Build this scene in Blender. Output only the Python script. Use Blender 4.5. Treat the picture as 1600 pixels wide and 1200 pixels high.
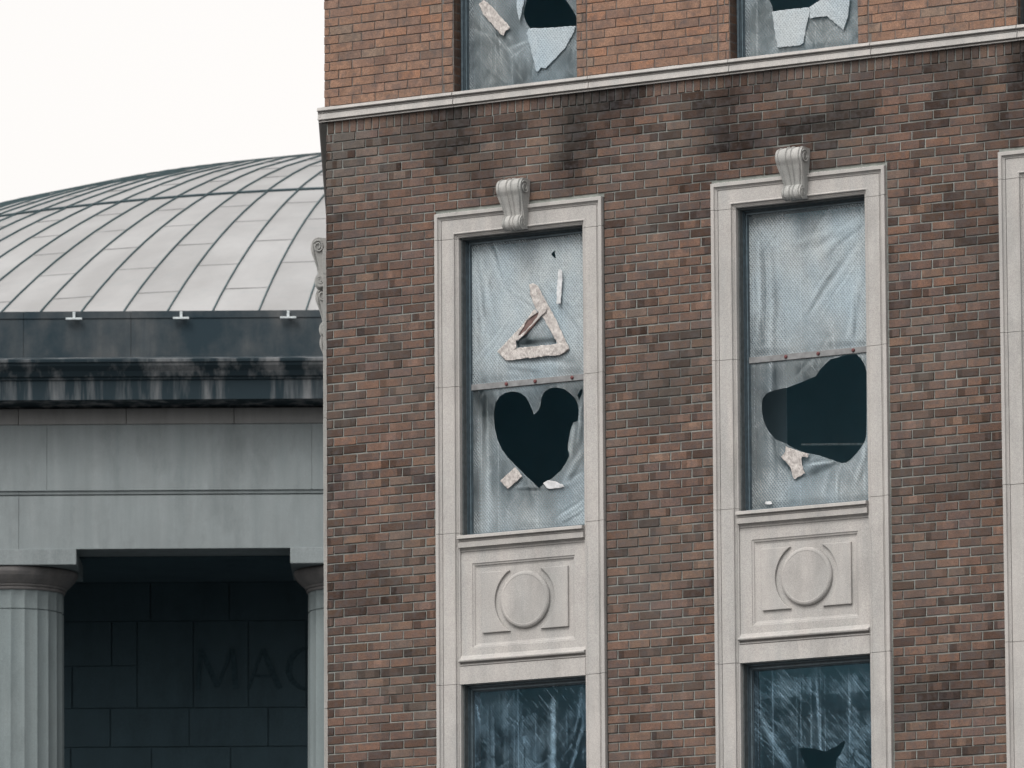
import bpy, bmesh, math, random
from math import sin, cos, pi, radians, sqrt, hypot
from mathutils import Vector, Matrix, noise
from mathutils.geometry import delaunay_2d_cdt
random.seed(11)
for o in list(bpy.data.objects): bpy.data.objects.remove(o)
SC = bpy.context.scene; COL = SC.collection
# ------------------------------------------------------------------ camera
CAMZ = 1.7
cam = bpy.data.cameras.new('camera'); co = bpy.data.objects.new('camera', cam); COL.objects.link(co); SC.camera = co
PITCH, ROLL, YAW = 0.148487, -0.006051, 0.553984
fwd = Vector((0, cos(PITCH), sin(PITCH))); r0 = Vector((1, 0, 0)); u0 = r0.cross(fwd)
rt = r0*cos(ROLL) + u0*sin(ROLL); up = -r0*sin(ROLL) + u0*cos(ROLL)
M = Matrix((rt, up, -fwd)).transposed().to_4x4(); M.translation = (0, 0, CAMZ); co.matrix_world = M
cam.sensor_width = 36; cam.lens = 300.0; cam.clip_end = 3000; cam.clip_start = 1
cam.dof.use_dof = True; cam.dof.focus_distance = 63.5; cam.dof.aperture_fstop = 9.0
# ------------------------------------------------------------------ light
SUN_EL, SUN_AZ = radians(52), radians(212)      # azimuth: clockwise from +Y; light comes from front left
w = bpy.data.worlds.new('World'); SC.world = w; w.use_nodes = True
nt = w.node_tree; nt.nodes.clear()
sky = nt.nodes.new('ShaderNodeTexSky'); sky.sky_type = 'NISHITA'; sky.sun_disc = False
sky.sun_elevation = SUN_EL; sky.sun_rotation = SUN_AZ; sky.dust_density = 4; sky.air_density = 1.0
hs = nt.nodes.new('ShaderNodeHueSaturation'); hs.inputs['Saturation'].default_value = 0.10; hs.inputs['Value'].default_value = 1.0
bg = nt.nodes.new('ShaderNodeBackground'); bg.inputs['Strength'].default_value = 0.15
wo = nt.nodes.new('ShaderNodeOutputWorld')
nt.links.new(sky.outputs[0], hs.inputs['Color']); tn = nt.nodes.new('ShaderNodeMix'); tn.data_type = 'RGBA'; tn.blend_type = 'MULTIPLY'; tn.inputs[0].default_value = 1; tn.inputs[7].default_value = (1.045, 1.0, .955, 1)
nt.links.new(hs.outputs[0], tn.inputs[6]); nt.links.new(tn.outputs[2], bg.inputs['Color']); nt.links.new(bg.outputs[0], wo.inputs[0])
sl = bpy.data.lights.new('sun', 'SUN'); sl.energy = 0.5; sl.angle = radians(16); sl.color = (1, .97, .93)
so = bpy.data.objects.new('sun', sl); COL.objects.link(so)
sd = Vector((sin(SUN_AZ)*cos(SUN_EL), cos(SUN_AZ)*cos(SUN_EL), sin(SUN_EL)))
so.rotation_euler = sd.to_track_quat('Z', 'Y').to_euler()
vs = SC.view_settings; vs.view_transform = 'Standard'; vs.look = 'None'; vs.exposure = 0.75; vs.gamma = 1; vs.use_curve_mapping = False

# ------------------------------------------------------------------ node helper
def lin(c):
    f = lambda x: x/12.92 if x <= .04045 else ((x+.055)/1.055)**2.4
    return tuple(f(v/255) for v in c)
class Mat:
    def __init__(s, name):
        s.m = bpy.data.materials.new(name); s.m.use_nodes = True; s.t = s.m.node_tree; s.t.nodes.clear()
        s.out = s.t.nodes.new('ShaderNodeOutputMaterial'); s.p = s.t.nodes.new('ShaderNodeBsdfPrincipled')
        s.t.links.new(s.p.outputs[0], s.out.inputs[0]); s.tc = s.t.nodes.new('ShaderNodeTexCoord'); s.o = s.tc.outputs['Object']
    def n(s, ty, **k):
        a = s.t.nodes.new(ty)
        for q, v in k.items(): setattr(a, q, v)
        return a
    def put(s, sock, v):
        if hasattr(v, 'is_output') or isinstance(v, bpy.types.NodeSocket): s.t.links.new(v, sock)
        else: sock.default_value = v
    def scl(s, sc, rot=(0, 0, 0)):
        a = s.n('ShaderNodeMapping'); a.inputs['Scale'].default_value = sc; a.inputs['Rotation'].default_value = rot
        s.t.links.new(s.o, a.inputs['Vector']); return a.outputs[0]
    def noise(s, scale, detail=3, vec=None, rough=.55):
        a = s.n('ShaderNodeTexNoise'); a.inputs['Scale'].default_value = scale; a.inputs['Detail'].default_value = detail
        a.inputs['Roughness'].default_value = rough; s.t.links.new(vec or s.o, a.inputs['Vector']); return a.outputs['Fac']
    def ramp(s, f, a, b, lo=0., hi=1.):
        r = s.n('ShaderNodeMapRange'); r.inputs['From Min'].default_value = a; r.inputs['From Max'].default_value = b
        r.inputs['To Min'].default_value = lo; r.inputs['To Max'].default_value = hi; s.put(r.inputs['Value'], f); return r.outputs[0]
    def math(s, op, a, b=0.):
        r = s.n('ShaderNodeMath', operation=op); s.put(r.inputs[0], a); s.put(r.inputs[1], b); return r.outputs[0]
    def mix(s, f, a, b, mode='MIX'):
        r = s.n('ShaderNodeMix', data_type='RGBA', blend_type=mode); s.put(r.inputs[0], f)
        for sock, v in ((r.inputs[6], a), (r.inputs[7], b)):
            if isinstance(v, tuple): v = (*v[:3], 1)
            s.put(sock, v)
        return r.outputs[2]
    def bump(s, h, strength, dist=.01):
        b = s.n('ShaderNodeBump'); b.inputs['Strength'].default_value = strength; b.inputs['Distance'].default_value = dist
        s.put(b.inputs['Height'], h); s.t.links.new(b.outputs[0], s.p.inputs['Normal'])
    def base(s, c): s.put(s.p.inputs['Base Color'], (*c[:3], 1) if isinstance(c, tuple) else c)
    def rough(s, v): s.put(s.p.inputs['Roughness'], v)
    def spec(s, v): s.p.inputs['Specular IOR Level'].default_value = v
    def attr(s, name, out='Color'):
        a = s.n('ShaderNodeAttribute'); a.attribute_name = name; return a.outputs[out]

# ---- materials
def stone_mat(name, c, dark, streak=.5, soot=None, teal=False):
    m = Mat(name)
    v = m.ramp(m.noise(1, 4, m.scl((9, 9, .9))), .3, .75)                 # vertical tooling / rain streaks
    c1 = m.mix(m.math('MULTIPLY', v, streak), c, dark)
    c2 = m.mix(m.ramp(m.noise(3, 6, None, .7), .35, .7, 0, .6), c1, tuple(x*.74 for x in c))
    sp = m.noise(170, 2); c3 = m.mix(.5, c2, m.mix(m.ramp(sp, .33, .67), (.66, .66, .68), (1.34, 1.34, 1.32)), 'MULTIPLY')
    c3 = m.mix(m.ramp(m.noise(1, 6, m.scl((2.2, 2.2, .9)), .70), .51, .74, 0, .42), c3, tuple(x*.45 for x in dark))
    if soot:
        col, lo, hi, sc = soot
        k = m.ramp(m.noise(1, 5, m.scl(sc), .62), lo, hi); c3 = m.mix(k, c3, col)
    m.base(c3); m.rough(.85); m.spec(.2)
    lines = m.noise(1, 2, m.scl((60, 60, 2.0)))
    m.bump(m.math('ADD', m.math('MULTIPLY', m.noise(90, 3), .6), m.math('MULTIPLY', lines, .5)), .35, .004)
    return m.m
LIME = stone_mat('limestone', (.395, .382, .370), (.27, .282, .283), .75)
LIMEG = stone_mat('weathered_limestone', (.36, .36, .352), (.235, .255, .255), .8)
TEMPLE = stone_mat('grey_granite', (.212, .242, .252), (.145, .174, .184), .8)
COLST = stone_mat('column_granite', (.190, .226, .234), (.125, .158, .168), .8)
TAEN = stone_mat('brown_grey_granite', (.215, .222, .224), (.14, .145, .148), .7)
BLACKCRUST = stone_mat('sooty_granite', (.082, .088, .092), (.030, .045, .056), .95, soot=((.016, .030, .040), .36, .64, (1.6, 1.6, 1.3)))
STAINED = stone_mat('streaked_granite', (.19, .20, .21), (.04, .055, .065), 1.0, soot=((.014, .026, .034), .38, .53, (4.5, 4.5, .35)))
ECHST = stone_mat('dark_capital_granite', (.165, .16, .16), (.08, .085, .09), .8)
DARKWALL = stone_mat('porch_shade_granite', (.046, .078, .096), (.034, .060, .076), .6)  # far darker than the front granite: porch shade put into the colour
def plain(name, c, rough=.6, spec=.3, metal=0, nz=30, amt=.25):
    m = Mat(name); m.base(m.mix(m.ramp(m.noise(nz, 4), .3, .7), tuple(x*(1-amt) for x in c), tuple(x*(1+amt) for x in c)))
    m.rough(rough); m.spec(spec); m.p.inputs['Metallic'].default_value = metal; return m.m
ALU = plain('weathered_aluminium', (.075, .108, .13), .45, .5, .2)
ALUD = plain('dark_aluminium', (.03, .046, .058), .5, .4)  # darker tone for alternate steps of the frame
ROOMM = plain('dim_plaster', (.31, .48, .54), .95, .05, 0, 2, .08)
ROOMB = plain('dim_door', (.13, .20, .24), .95, .05, 0, 2, .08)
PIPE = plain('pale_conduit', (.75, .80, .80), .6, .3)
TAPE = Mat('tan_paper_tape')
TAPE.base(TAPE.mix(TAPE.ramp(TAPE.noise(28, 5), .38, .62), (.34, .32, .31), (.50, .48, .465))); TAPE.rough(.7)
TAPE.bump(TAPE.noise(1, 5, TAPE.scl((60, 1, 25), (0, .7, 0))), 1.0, .02); TAPE = TAPE.m
WHITET = plain('white_scrap', (.48, .50, .52), .5)
RED = plain('rusty_screw', (.11, .04, .042), .6)
BATTEN = plain('grey_batten', (.175, .182, .188), .7, .3, 0, 18, .25)
LETTER = plain('cut_letter_shade', (.030, .053, .066), .9, .05)
DIRTM = plain('loose_mortar', (.40, .40, .39), .95, .1, 0, 90, .3)
GROUNDM = plain('asphalt', (.07, .07, .072), .9, .2, 0, .5, .2)
# metal roof
m = Mat('weathered_sheet_metal')
c = m.mix(m.ramp(m.noise(1, 5, m.scl((1.2, 1.2, .5))), .35, .65), (.252, .257, .261), (.305, .312, .319))
c = m.mix(m.ramp(m.noise(7, 4), .55, .8, 0, .35), c, (.22, .245, .255))
c = m.mix(1, c, m.attr('tint'), 'MULTIPLY')
m.base(c); m.rough(.55); m.spec(.35); m.bump(m.noise(3, 3), .2, .05); ROOF = m.m
SEAM = plain('dark_teal_seam', (.055, .09, .10), .6, .3, 0, 6, .2)  # darker teal than the roof metal
SEAML = plain('lap_line', (.17, .175, .18), .6, .3, 0, 3, .3)
# bricks
m = Mat('brick')
a = m.attr('tint')
sp = m.noise(140, 3); blot = m.noise(24, 3)
c = m.mix(1, a, m.mix(m.ramp(sp, .3, .7), (.66, .66, .68), (1.34, 1.34, 1.32)), 'MULTIPLY')
c = m.mix(m.ramp(blot, .46, .74, 0, .6), c, (.065, .062, .066))
c = m.mix(m.ramp(m.noise(1.3, 4), .45, .8, 0, .4), c, (.12, .115, .105))
c = m.mix(m.ramp(m.noise(3.1, 6, m.scl((1, 1, 1.3)), .65), .52, .78, 0, .55), c, (.045, .045, .05))
m.base(c); m.rough(.9); m.spec(.15); m.bump(m.math('ADD', m.noise(120, 3), m.math('MULTIPLY', m.noise(35, 3), 1.2)), .6, .004); BRICK = m.m
def mortar(name, c1, c2, streak):
    m = Mat(name)
    c = m.mix(m.ramp(m.noise(14, 4), .3, .7), c1, c2)
    c = m.mix(m.ramp(m.noise(2.2, 4), .5, .75, 0, streak), c, (.04, .045, .045)); c = m.mix(1, c, m.attr('tint'), 'MULTIPLY')
    m.base(c); m.rough(.95); m.bump(m.noise(80, 3), .6, .004); return m.m
MORT = mortar('pale_mortar', (.15, .165, .155), (.245, .262, .245), .5)
MORTD = mortar('dark_mortar', (.075, .07, .068), (.14, .13, .12), .4)
# plastic sheeting
def sheet_mat(name, colr, ks, streaks=((35, 46, .12), (-40, 40, .10), (84, 60, .10)), wv_amt=.34, seed=0.):
    m = Mat(name); op = m.attr('op', 'Fac')
    def wave(ang):
        v = m.scl((1, 1, 1), (0, ang, 0)); wv = m.n('ShaderNodeTexWave', wave_type='BANDS', bands_direction='X')
        wv.inputs['Scale'].default_value = 17; wv.inputs['Distortion'].default_value = .8; m.t.links.new(v, wv.inputs['Vector']); return wv.outputs['Fac']
    weave = m.math('MAXIMUM', wave(radians(38)), m.math('MULTIPLY', wave(radians(-44)), .7))
    th = m.ramp(m.noise(1, 1, m.scl((55, 1, .35))), .64, .68)                        # reinforcing threads
    th2 = m.ramp(m.noise(1, 2, m.scl((17, 1, .2))), .60, .70, 0, .5)
    dust = m.ramp(m.noise(1, 6, m.scl((4, 1, 2.5)), .72), .3, .7, -.19, .19)
    f = m.math('ADD', op, dust)
    for i, (ang, sc, amt) in enumerate(streaks):
        mp = m.n('ShaderNodeMapping'); mp.inputs['Rotation'].default_value = (0, radians(ang), 0); m.t.links.new(m.o, mp.inputs['Vector'])
        m2 = m.n('ShaderNodeMapping'); m2.inputs['Scale'].default_value = (sc, 1, sc*.11); m2.inputs['Location'].default_value = (seed+i*3.3, 0, 0); m.t.links.new(mp.outputs[0], m2.inputs['Vector'])
        nz = m.n('ShaderNodeTexNoise'); nz.inputs['Scale'].default_value = 1; nz.inputs['Detail'].default_value = 4; nz.inputs['Distortion'].default_value = .5; m.t.links.new(m2.outputs[0], nz.inputs['Vector'])
        mask = m.ramp(m.noise(2.3, 2, m.scl((1, 1, 1), (0, .3*i, 0))), .4, .62)
        f = m.math('ADD', f, m.math('MULTIPLY', m.ramp(nz.outputs['Fac'], .50, .72, -.25*amt, amt), mask))
    f = m.math('MULTIPLY', f, m.ramp(weave, 0, 1, 1-wv_amt, 1+wv_amt*.6))
    f = m.math('ADD', f, m.math('MULTIPLY', m.math('SUBTRACT', weave, .5), .13))
    f = m.math('ADD', f, m.math('MULTIPLY', m.math('MAXIMUM', th, th2), ks))
    f = m.ramp(f, 0, 1, .03, .97)
    grain = m.ramp(m.noise(150, 2), .3, .7, .74, 1.26)
    c = m.mix(m.ramp(m.noise(1, 3, m.scl((2.4, 1, 1.5))), .35, .65), colr, tuple(x*k for x, k in zip(colr, (.84, .93, 1.0))))
    m.base(m.mix(1, c, grain, 'MULTIPLY')); m.rough(.45); m.spec(.3)
    tr = m.n('ShaderNodeBsdfTransparent'); mx = m.n('ShaderNodeMixShader')
    m.put(mx.inputs[0], f); m.t.links.new(tr.outputs[0], mx.inputs[1]); m.t.links.new(m.p.outputs[0], mx.inputs[2]); m.t.links.new(mx.outputs[0], m.out.inputs[0])
    m.bump(m.math('ADD', m.noise(1, 5, m.scl((26, 1, 9)), .65), m.math('MULTIPLY', m.noise(60, 3), .35)), .55, .012)
    return m.m
PLAS = sheet_mat('reinforced_plastic_sheet', (.345, .390, .410), .15)
PLASB = sheet_mat('dark_plastic_sheet', (.27, .41, .52), .14, ((42, 60, .26), (-36, 60, .22)), .35, 5)
PLASC = sheet_mat('dark_plastic_sheet_streaked', (.27, .41, .52), .14, ((38, 70, .28), (55, 50, .22)), .35, 9)
FLAP = sheet_mat('folded_plastic_flap', (.36, .405, .43), .10)

# ------------------------------------------------------------------ mesh helper
V0 = 9.394311 + CAMZ
class MB:
    def __init__(s): s.v = []; s.f = []; s.mi = []; s.t = []
    def vert(s, p): s.v.append(tuple(p)); return len(s.v)-1
    def face(s, idx, mi=0, t=(1, 1, 1)): s.f.append(tuple(idx)); s.mi.append(mi); s.t.append(t)
    def quad(s, pts, mi=0, t=(1, 1, 1)): s.face([s.vert(p) for p in pts], mi, t)
    def box(s, x0, x1, y0, y1, z0, z1, mi=0, t=(1, 1, 1), X=None):
        P = [(x, y, z) for z in (z0, z1) for y in (y0, y1) for x in (x0, x1)]
        if X: P = [X(p) for p in P]
        i = [s.vert(p) for p in P]
        for q in ((0, 1, 5, 4), (1, 3, 7, 5), (3, 2, 6, 7), (2, 0, 4, 6), (4, 5, 7, 6), (0, 2, 3, 1)): s.face([i[k] for k in q], mi, t)
    def obj(s, name, mats, parent=None, smooth=False, bevel=0, tint=False):
        me = bpy.data.meshes.new(name); me.from_pydata(s.v, [], s.f)
        for q in (mats if isinstance(mats, (list, tuple)) else [mats]): me.materials.append(q)
        me.polygons.foreach_set('material_index', s.mi)
        if tint:
            a = me.color_attributes.new('tint', 'FLOAT_COLOR', 'CORNER'); d = []
            for f, t in zip(s.f, s.t): d += [*t, 1.0]*len(f)
            a.data.foreach_set('color', d)
        bm = bmesh.new(); bm.from_mesh(me)
        if bevel:
            bmesh.ops.remove_doubles(bm, verts=bm.verts, dist=1e-5)
            es = [e for e in bm.edges if len(e.link_faces) == 2 and e.calc_face_angle(0) > .5]
            bmesh.ops.bevel(bm, geom=es, offset=bevel, segments=2, affect='EDGES', profile=.6)
        bmesh.ops.recalc_face_normals(bm, faces=bm.faces); bm.to_mesh(me); bm.free()
        if smooth:
            for p in me.polygons: p.use_smooth = True
        o = bpy.data.objects.new(name, me); COL.objects.link(o)
        if parent: o.parent = parent
        return o
def prism(pts, n0, n1, name, mats, parent, bevel=.004, off=(0, 0), X=None):
    """outline in (u, v), from proud n0 (back) to n1 (front)"""
    b = MB(); A = [(u+off[0], -n0, v+off[1]+V0) for u, v in pts]; B = [(u+off[0], -n1, v+off[1]+V0) for u, v in pts]
    if X: A = [X(p) for p in A]; B = [X(p) for p in B]
    ia = [b.vert(p) for p in A]; ib = [b.vert(p) for p in B]; k = len(pts)
    b.face(ib); b.face(ia[::-1])
    for i in range(k): b.face((ia[i], ia[(i+1) % k], ib[(i+1) % k], ib[i]))
    return b.obj(name, mats, parent, bevel=bevel)
def empty(name, loc, rz, label, cat):
    o = bpy.data.objects.new(name, None); COL.objects.link(o); o.location = loc; o.rotation_euler = (0, 0, rz)
    o['label'] = label; o['category'] = cat; return o
def ns(x, y, z=0.): return noise.noise(Vector((x, y, z)))
def sm(x, a, b):
    t = min(1, max(0, (x-a)/(b-a))); return t*t*(3-2*t)

# ------------------------------------------------------------------ ground
g = MB(); g.quad([(-1500, -800, 0), (1500, -800, 0), (1500, 2200, 0), (-1500, 2200, 0)])
go = g.obj('ground', GROUNDM); go['kind'] = 'structure'

# ================================================================== BRICK BUILDING
BB = empty('brick_building', (0, 62.801249, 0), -YAW, 'red-brown brick building with pale stone window surrounds and torn plastic in its windows', 'building')
SP = 2.405
BN = .025                                   # local y of the brick faces
C0 = Vector((-1.66, BN, 0)); SD = Vector((-.5337, .8457, 0)).normalized(); SN = Vector((-.8457, -.5337, 0)).normalized()
def side(p):                                # (m along side wall, n out, z) -> local
    q = C0 + SD*p[0] + SN*p[1]; return (q.x, q.y, p[2])
UEND = 5.6
low_open = [(-.68+SP*k, .785+SP*k) for k in range(3)]
up_open = [(-.517+SP*k, .565+SP*k) for k in range(3)]
TOP = 4.9
def soot(u, v):
    s = 0
    for cu, cv, su, sv, a in ((-.50, 1.93, .22, .30, .75), (-.30, 1.62, .22, .16, .45), (.50, 1.75, .16, .45, .85), (.42, 1.60, .10, .10, .7), (-.15, 1.98, .6, .10, .45), (1.95, 1.62, .30, .18, .75),
                              (2.35, 1.72, .45, .14, .5), (4.35, 2.0, .16, .30, 1.0), (1.7, 2.0, .25, .10, .45), (.9, 2.0, .3, .10, .35), (3.3, 2.02, .25, .06, .3),
                              (-.45, .95, .2, .15, .2), (4.0, -1.0, .2, .8, .2)):
        d = ((u-cu)/su)**2 + ((v-cv)/sv)**2; s = max(s, a*math.exp(-d)*(1+.5*ns(u*6, v*9)))
    return s + max(0, ns(u*1.1, v*1.4, 4)*.7 - .06) + sm(v, 1.15, 1.6)*max(0, .12+.75*ns(u*1.9, v*1.6, 8)+.35*ns(u*5, v*5, 2))
PAL = [((118, 86, 74), 30), ((132, 98, 82), 18), ((140, 98, 76), 8), ((108, 82, 76), 16), ((96, 76, 70), 12), ((78, 64, 64), 7), ((122, 108, 100), 10), ((142, 112, 92), 8), ((112, 92, 92), 9)]
PALU = [((158, 116, 92), 30), ((166, 122, 96), 18), ((176, 120, 86), 12), ((150, 112, 94), 16), ((138, 100, 84), 10), ((146, 124, 108), 6), ((120, 90, 78), 3)]
def pick(P):
    r = random.uniform(0, sum(w_ for _, w_ in P))
    for c_, w_ in P:
        r -= w_
        if r <= 0: return lin(c_)
    return lin(P[0][0])
def bcol(u, v, upper, end):
    c_ = pick(PALU if upper else PAL); k = random.uniform(.86, 1.12)
    if not upper and random.random() < .13+.35*max(0, ns(u*1.5+3, v*1.1, 12)): k *= random.uniform(.45, .7)
    if end and not upper and random.random() < .8: k *= .55
    s = 0 if upper else soot(u, v)
    if upper: k *= 1-.25*max(0, ns(u*1.3, v*1.3, 7))
    if v < 2.2 and v > 2.06 and not upper: c_ = tuple(x*.85+.02*y for x, y in zip(c_, (1, 1, 1)))
    k *= max(.16, 1-1.05*s)
    g_ = sum(c_)/3; ds = .12 if not upper else .0
    c_ = tuple(x*(1-ds)+g_*ds for x in c_)
    if s > .25: c_ = tuple(x*(1-.4*min(1, s))+g_*.4*min(1, s)*q for x, q in zip(c_, (.9, 1, 1.08)))
    mu = (.166, .115, .091) if not upper else (.25, .19, .155)
    c_ = tuple(x*k for x in c_); q_ = .60 if not upper else .5; kk = k if k < .8 else 1
    c_ = tuple(x*(1-q_)+y*kk*q_ for x, y in zip(c_, mu))
    return tuple(min(.6, x*ALB) for x in c_)
ALB = .70
def clip(segs, ops, gap=.006):
    out = []
    for a, b_ in segs:
        cur = [(a, b_)]
        for o0, o1 in ops:
            nx = []
            for p, q in cur:
                if q <= o0 or p >= o1: nx.append((p, q)); continue
                if p < o0: nx.append((p, o0-gap))
                if q > o1: nx.append((o1+gap, q))
            cur = nx
        out += [c_ for c_ in cur if c_[1]-c_[0] > .018]
    return out
def brick_box(b, u0, u1, v0, v1, y0, y1, tint, X=None):
    j = lambda a: random.uniform(-a, a)
    yy = y0 + j(.002); e = .0028
    u0 += j(.0015); u1 += j(.0015); v0 += j(.0016); v1 += j(.0016); t1, t2 = j(.0014), j(.0014)
    zc = V0
    t_ = tint if isinstance(tint, list) else [tint]*3; W = u1-u0
    f1, f2 = (W*random.uniform(.22, .4), W*random.uniform(.62, .8)) if W > .1 else (W*.33, W*.66)
    xs = [u0, u0+f1, u0+f2, u1]; y_ = [yy+j(.001) for _ in range(2)]; cols = []
    for i, x in enumerate(xs):
        t0 = t1+(t2-t1)*i/3; c0 = xs[i]+(e if i == 0 else -e if i == 3 else 0)
        P = [(x, y1, v0+t0+zc), (x, yy+e, v0+t0+zc), (c0, y_[0], v0+e+t0+zc), (c0, y_[1], v1-e+t0+zc), (x, yy+e, v1+t0+zc), (x, y1, v1+t0+zc)]
        if X: P = [X(p) for p in P]
        cols.append([b.vert(p) for p in P])
    for i in range(3):
        for k in range(5): b.face((cols[i][k], cols[i+1][k], cols[i+1][k+1], cols[i][k+1]), 0, t_[i])
    b.face(cols[0], 0, t_[0]); b.face(cols[3][::-1], 0, t_[2])
def btint(u0, u1, v, upper, end):
    base = bcol((u0+u1)/2, v, upper, end); r = random.random(); out = []
    m_ = [random.uniform(.9, 1.1) for _ in range(3)]
    if not upper:
        if r < .22: m_[random.choice((0, 2))] *= random.uniform(.45, .7)
        elif r < .30: m_[1] *= random.uniform(1.1, 1.35)
        elif r < .36: m_[0] *= .6; m_[2] *= .6
    sc = soot((u0+u1)/2, v) if not upper else 0
    for i in range(3):
        k = m_[i]
        if not upper: k *= max(.16, 1-.85*soot(u0+(u1-u0)*(i+.5)/3, v))/max(.16, 1-.85*sc)
        c_ = [x*k for x in base]
        g_ = .5*sm(-u0, .7, 1.5)*sm(v, 1.2, 1.9) if not upper else 0
        if g_ > 0 and random.random() < .8: c_ = [x*(1-g_)+y*g_ for x, y in zip(c_, (.125, .118, .108))]
        out.append(tuple(c_))
    return out
def courses(b, vtop, n, upper, ops, u0, u1, vlines=(), bottom_up=False):
    P = .0684; L = .2045; jt = .0065 if upper else .0105
    for r in range(n):
        v1 = vtop + (r+1)*P if bottom_up else vtop - r*P
        v0 = v1 - P + jt
        first = (.063, .15)[r % 2] if not upper else (.052, .135)[r % 2]
        x = u0; e = u0+first; segs = []
        pier = (not upper) and v0 < 1.343 and u0 < 0 and ops
        lim = -.686 if pier else u1; hj = .0085 if not upper else jt
        while x < lim:
            segs.append((x, min(e, lim+hj)-hj)); x = e; e = x+L+random.uniform(-.003, .003)
        if pier:
            for k in range(3):
                p0, p1 = .797+SP*k, 1.719+SP*k; nb = (p1-p0)/5; cuts = [p0+nb*i for i in range(6)] if r % 2 else [p0]+[p0+nb*(i+.5) for i in range(5)]+[p1]
                cuts = [c_+(random.uniform(-.003, .003) if 0 < i < len(cuts)-1 else 0) for i, c_ in enumerate(cuts)]
                for a, q in zip(cuts[:-1], cuts[1:]):
                    if a < u1: segs.append((a, min(q-(hj if q < p1-.01 else 0), u1)))
        o_ = [o for o, (lo, hi) in ops if v0 < hi and v1 > lo] if not (not upper and v0 < 1.343 and ops) else []
        if upper:
            s2 = []
            for a, q in segs:
                cuts = sorted(c_ for c_ in vlines if a < c_ < q); pts = [a]+cuts+[q]
                for i in range(len(pts)-1): s2.append((pts[i]+(.004 if i else 0), pts[i+1]-(.004 if i < len(pts)-2 else 0)))
            segs = s2
        for k, (a, q) in enumerate(clip(segs, o_, .004 if upper else .008)):
            short = (a < u0+.01)
            brick_box(b, a, q, v0, v1, BN, .05, btint(a, q, (v0+v1)/2, upper, short))
b = MB()
lops = [(o, (-9.1, 1.343)) for o in low_open]
b_low_top = 2.053-.004
courses(b, b_low_top, 120, False, lops, -1.66, UEND)
# rowlock course directly under the belt
x = -1.66+.012
while x < UEND:
    brick_box(b, x, x+.0575, 2.056, 2.150, BN+random.uniform(-.001, .001), .05, bcol(x, 2.1, False, False)); x += .0672+random.uniform(-.0015, .0015)
slab = []
def mort(b, u0, u1, v0, v1, ops, y0, y1, mi):
    vs_ = sorted({v0, v1, *[q for o, (lo, hi) in ops for q in (lo, hi) if v0 < q < v1]})
    for a, c_ in zip(vs_[:-1], vs_[1:]):
        xs = u0
        for o in sorted(o for o, (lo, hi) in ops if lo <= a and hi >= c_):
            if o[0] > xs: b.box(xs, o[0], y0, y1, a+V0, c_+V0, mi)
            xs = o[1]
        if u1 > xs: b.box(xs, u1, y0, y1, a+V0, c_+V0, mi)
ops_m = [((o[0]-.002, o[1]+.010), h) for o, h in lops]
mort(b, -1.657, UEND, -V0, 2.152, ops_m, BN+.012, .075, 1)
gx, gz = 150, 170; gi = {}
for iz in range(gz):
    for ix in range(gx):
        ua, ub = -1.657+ix*(UEND+1.657)/gx, -1.657+(ix+1)*(UEND+1.657)/gx; va, vb_ = -6+iz*8.15/gz, -6+(iz+1)*8.15/gz
        uc, vc = (ua+ub)/2, (va+vb_)/2
        if vb_ < 1.343+.05 and any(o[0] < uc < o[1]+.012 for o in low_open): continue
        q_ = max(.15, 1-1.0*soot(uc, vc)); b.quad([(ua, BN+.0085, va+V0), (ub, BN+.0085, va+V0), (ub, BN+.0085, vb_+V0), (ua, BN+.0085, vb_+V0)], 1, (q_, q_, q_*1.02))
b.obj('lower_brick_wall', [BRICK, MORT], BB, tint=True)['label'] = 'brown sooty brick below the belt course with pale mortar'
b = MB()
uops = [(o, (2.2, TOP)) for o in up_open]
courses(b, 2.262, 38, True, uops, -1.675, UEND, sorted([q for k in range(3) for q in (-.616+SP*k, .655+SP*k)]), True)
mort(b, -1.672, UEND, 2.262, TOP, uops, BN+.006, .075, 1)
for k in range(3):                                             # brick jambs of the upper windows
    for sgn, ue in ((0, up_open[k][0]), (1, up_open[k][1])):
        for r in range(38):
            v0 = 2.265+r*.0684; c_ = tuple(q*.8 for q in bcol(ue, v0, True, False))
            a, q = (ue-.004, ue) if sgn == 0 else (ue, ue+.004)
            b.box(a, q, BN+.012, .135, v0+V0, v0+.0615+V0, 0, c_)
b.obj('upper_brick_wall', [BRICK, MORTD], BB, tint=True)['label'] = 'cleaner orange brick above the belt course with thin dark joints'
# masonry behind the faces
b = MB()
copen = [((o[0]+.20, o[1]-.20), (-9.1, 1.14)) for o in low_open]+[(o, (2.265, TOP-.3)) for o in up_open]
mort(b, -1.64, UEND-.002, -V0, TOP, copen, .078, .30, 0)
b.obj('wall_core', plain('rough_masonry', (.07, .08, .085), .95), BB)

# ---- belt course
def sweep_h(b, prof, u0, u1, X=None, mi=0, mitre=0.):
    """prof: list of (v, n) ; horizontal extrusion, closed ends"""
    A = [(u0-mitre*max(0, n), -n, v+V0) for v, n in prof]; B = [(u1, -n, v+V0) for v, n in prof]
    if X: A = [X(p) for p in A]; B = [X(p) for p in B]
    ia = [b.vert(p) for p in A]; ib = [b.vert(p) for p in B]
    for i in range(len(prof)-1): b.face((ia[i], ib[i], ib[i+1], ia[i+1]), mi)
    b.face(ia, mi); b.face(ib[::-1], mi)
BELT = [(2.146, -.05), (2.146, .001), (2.1535, -.001), (2.1545, -.012), (2.1625, -.012), (2.1635, .014), (2.166, .018), (2.209, .010), (2.210, .000), (2.2135, .000), (2.2145, .009), (2.218, .009), (2.219, -.002), (2.2275, .0), (2.229, .026), (2.233, .030), (2.2555, .022), (2.2645, -.024), (2.2645, -.05)]
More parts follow.
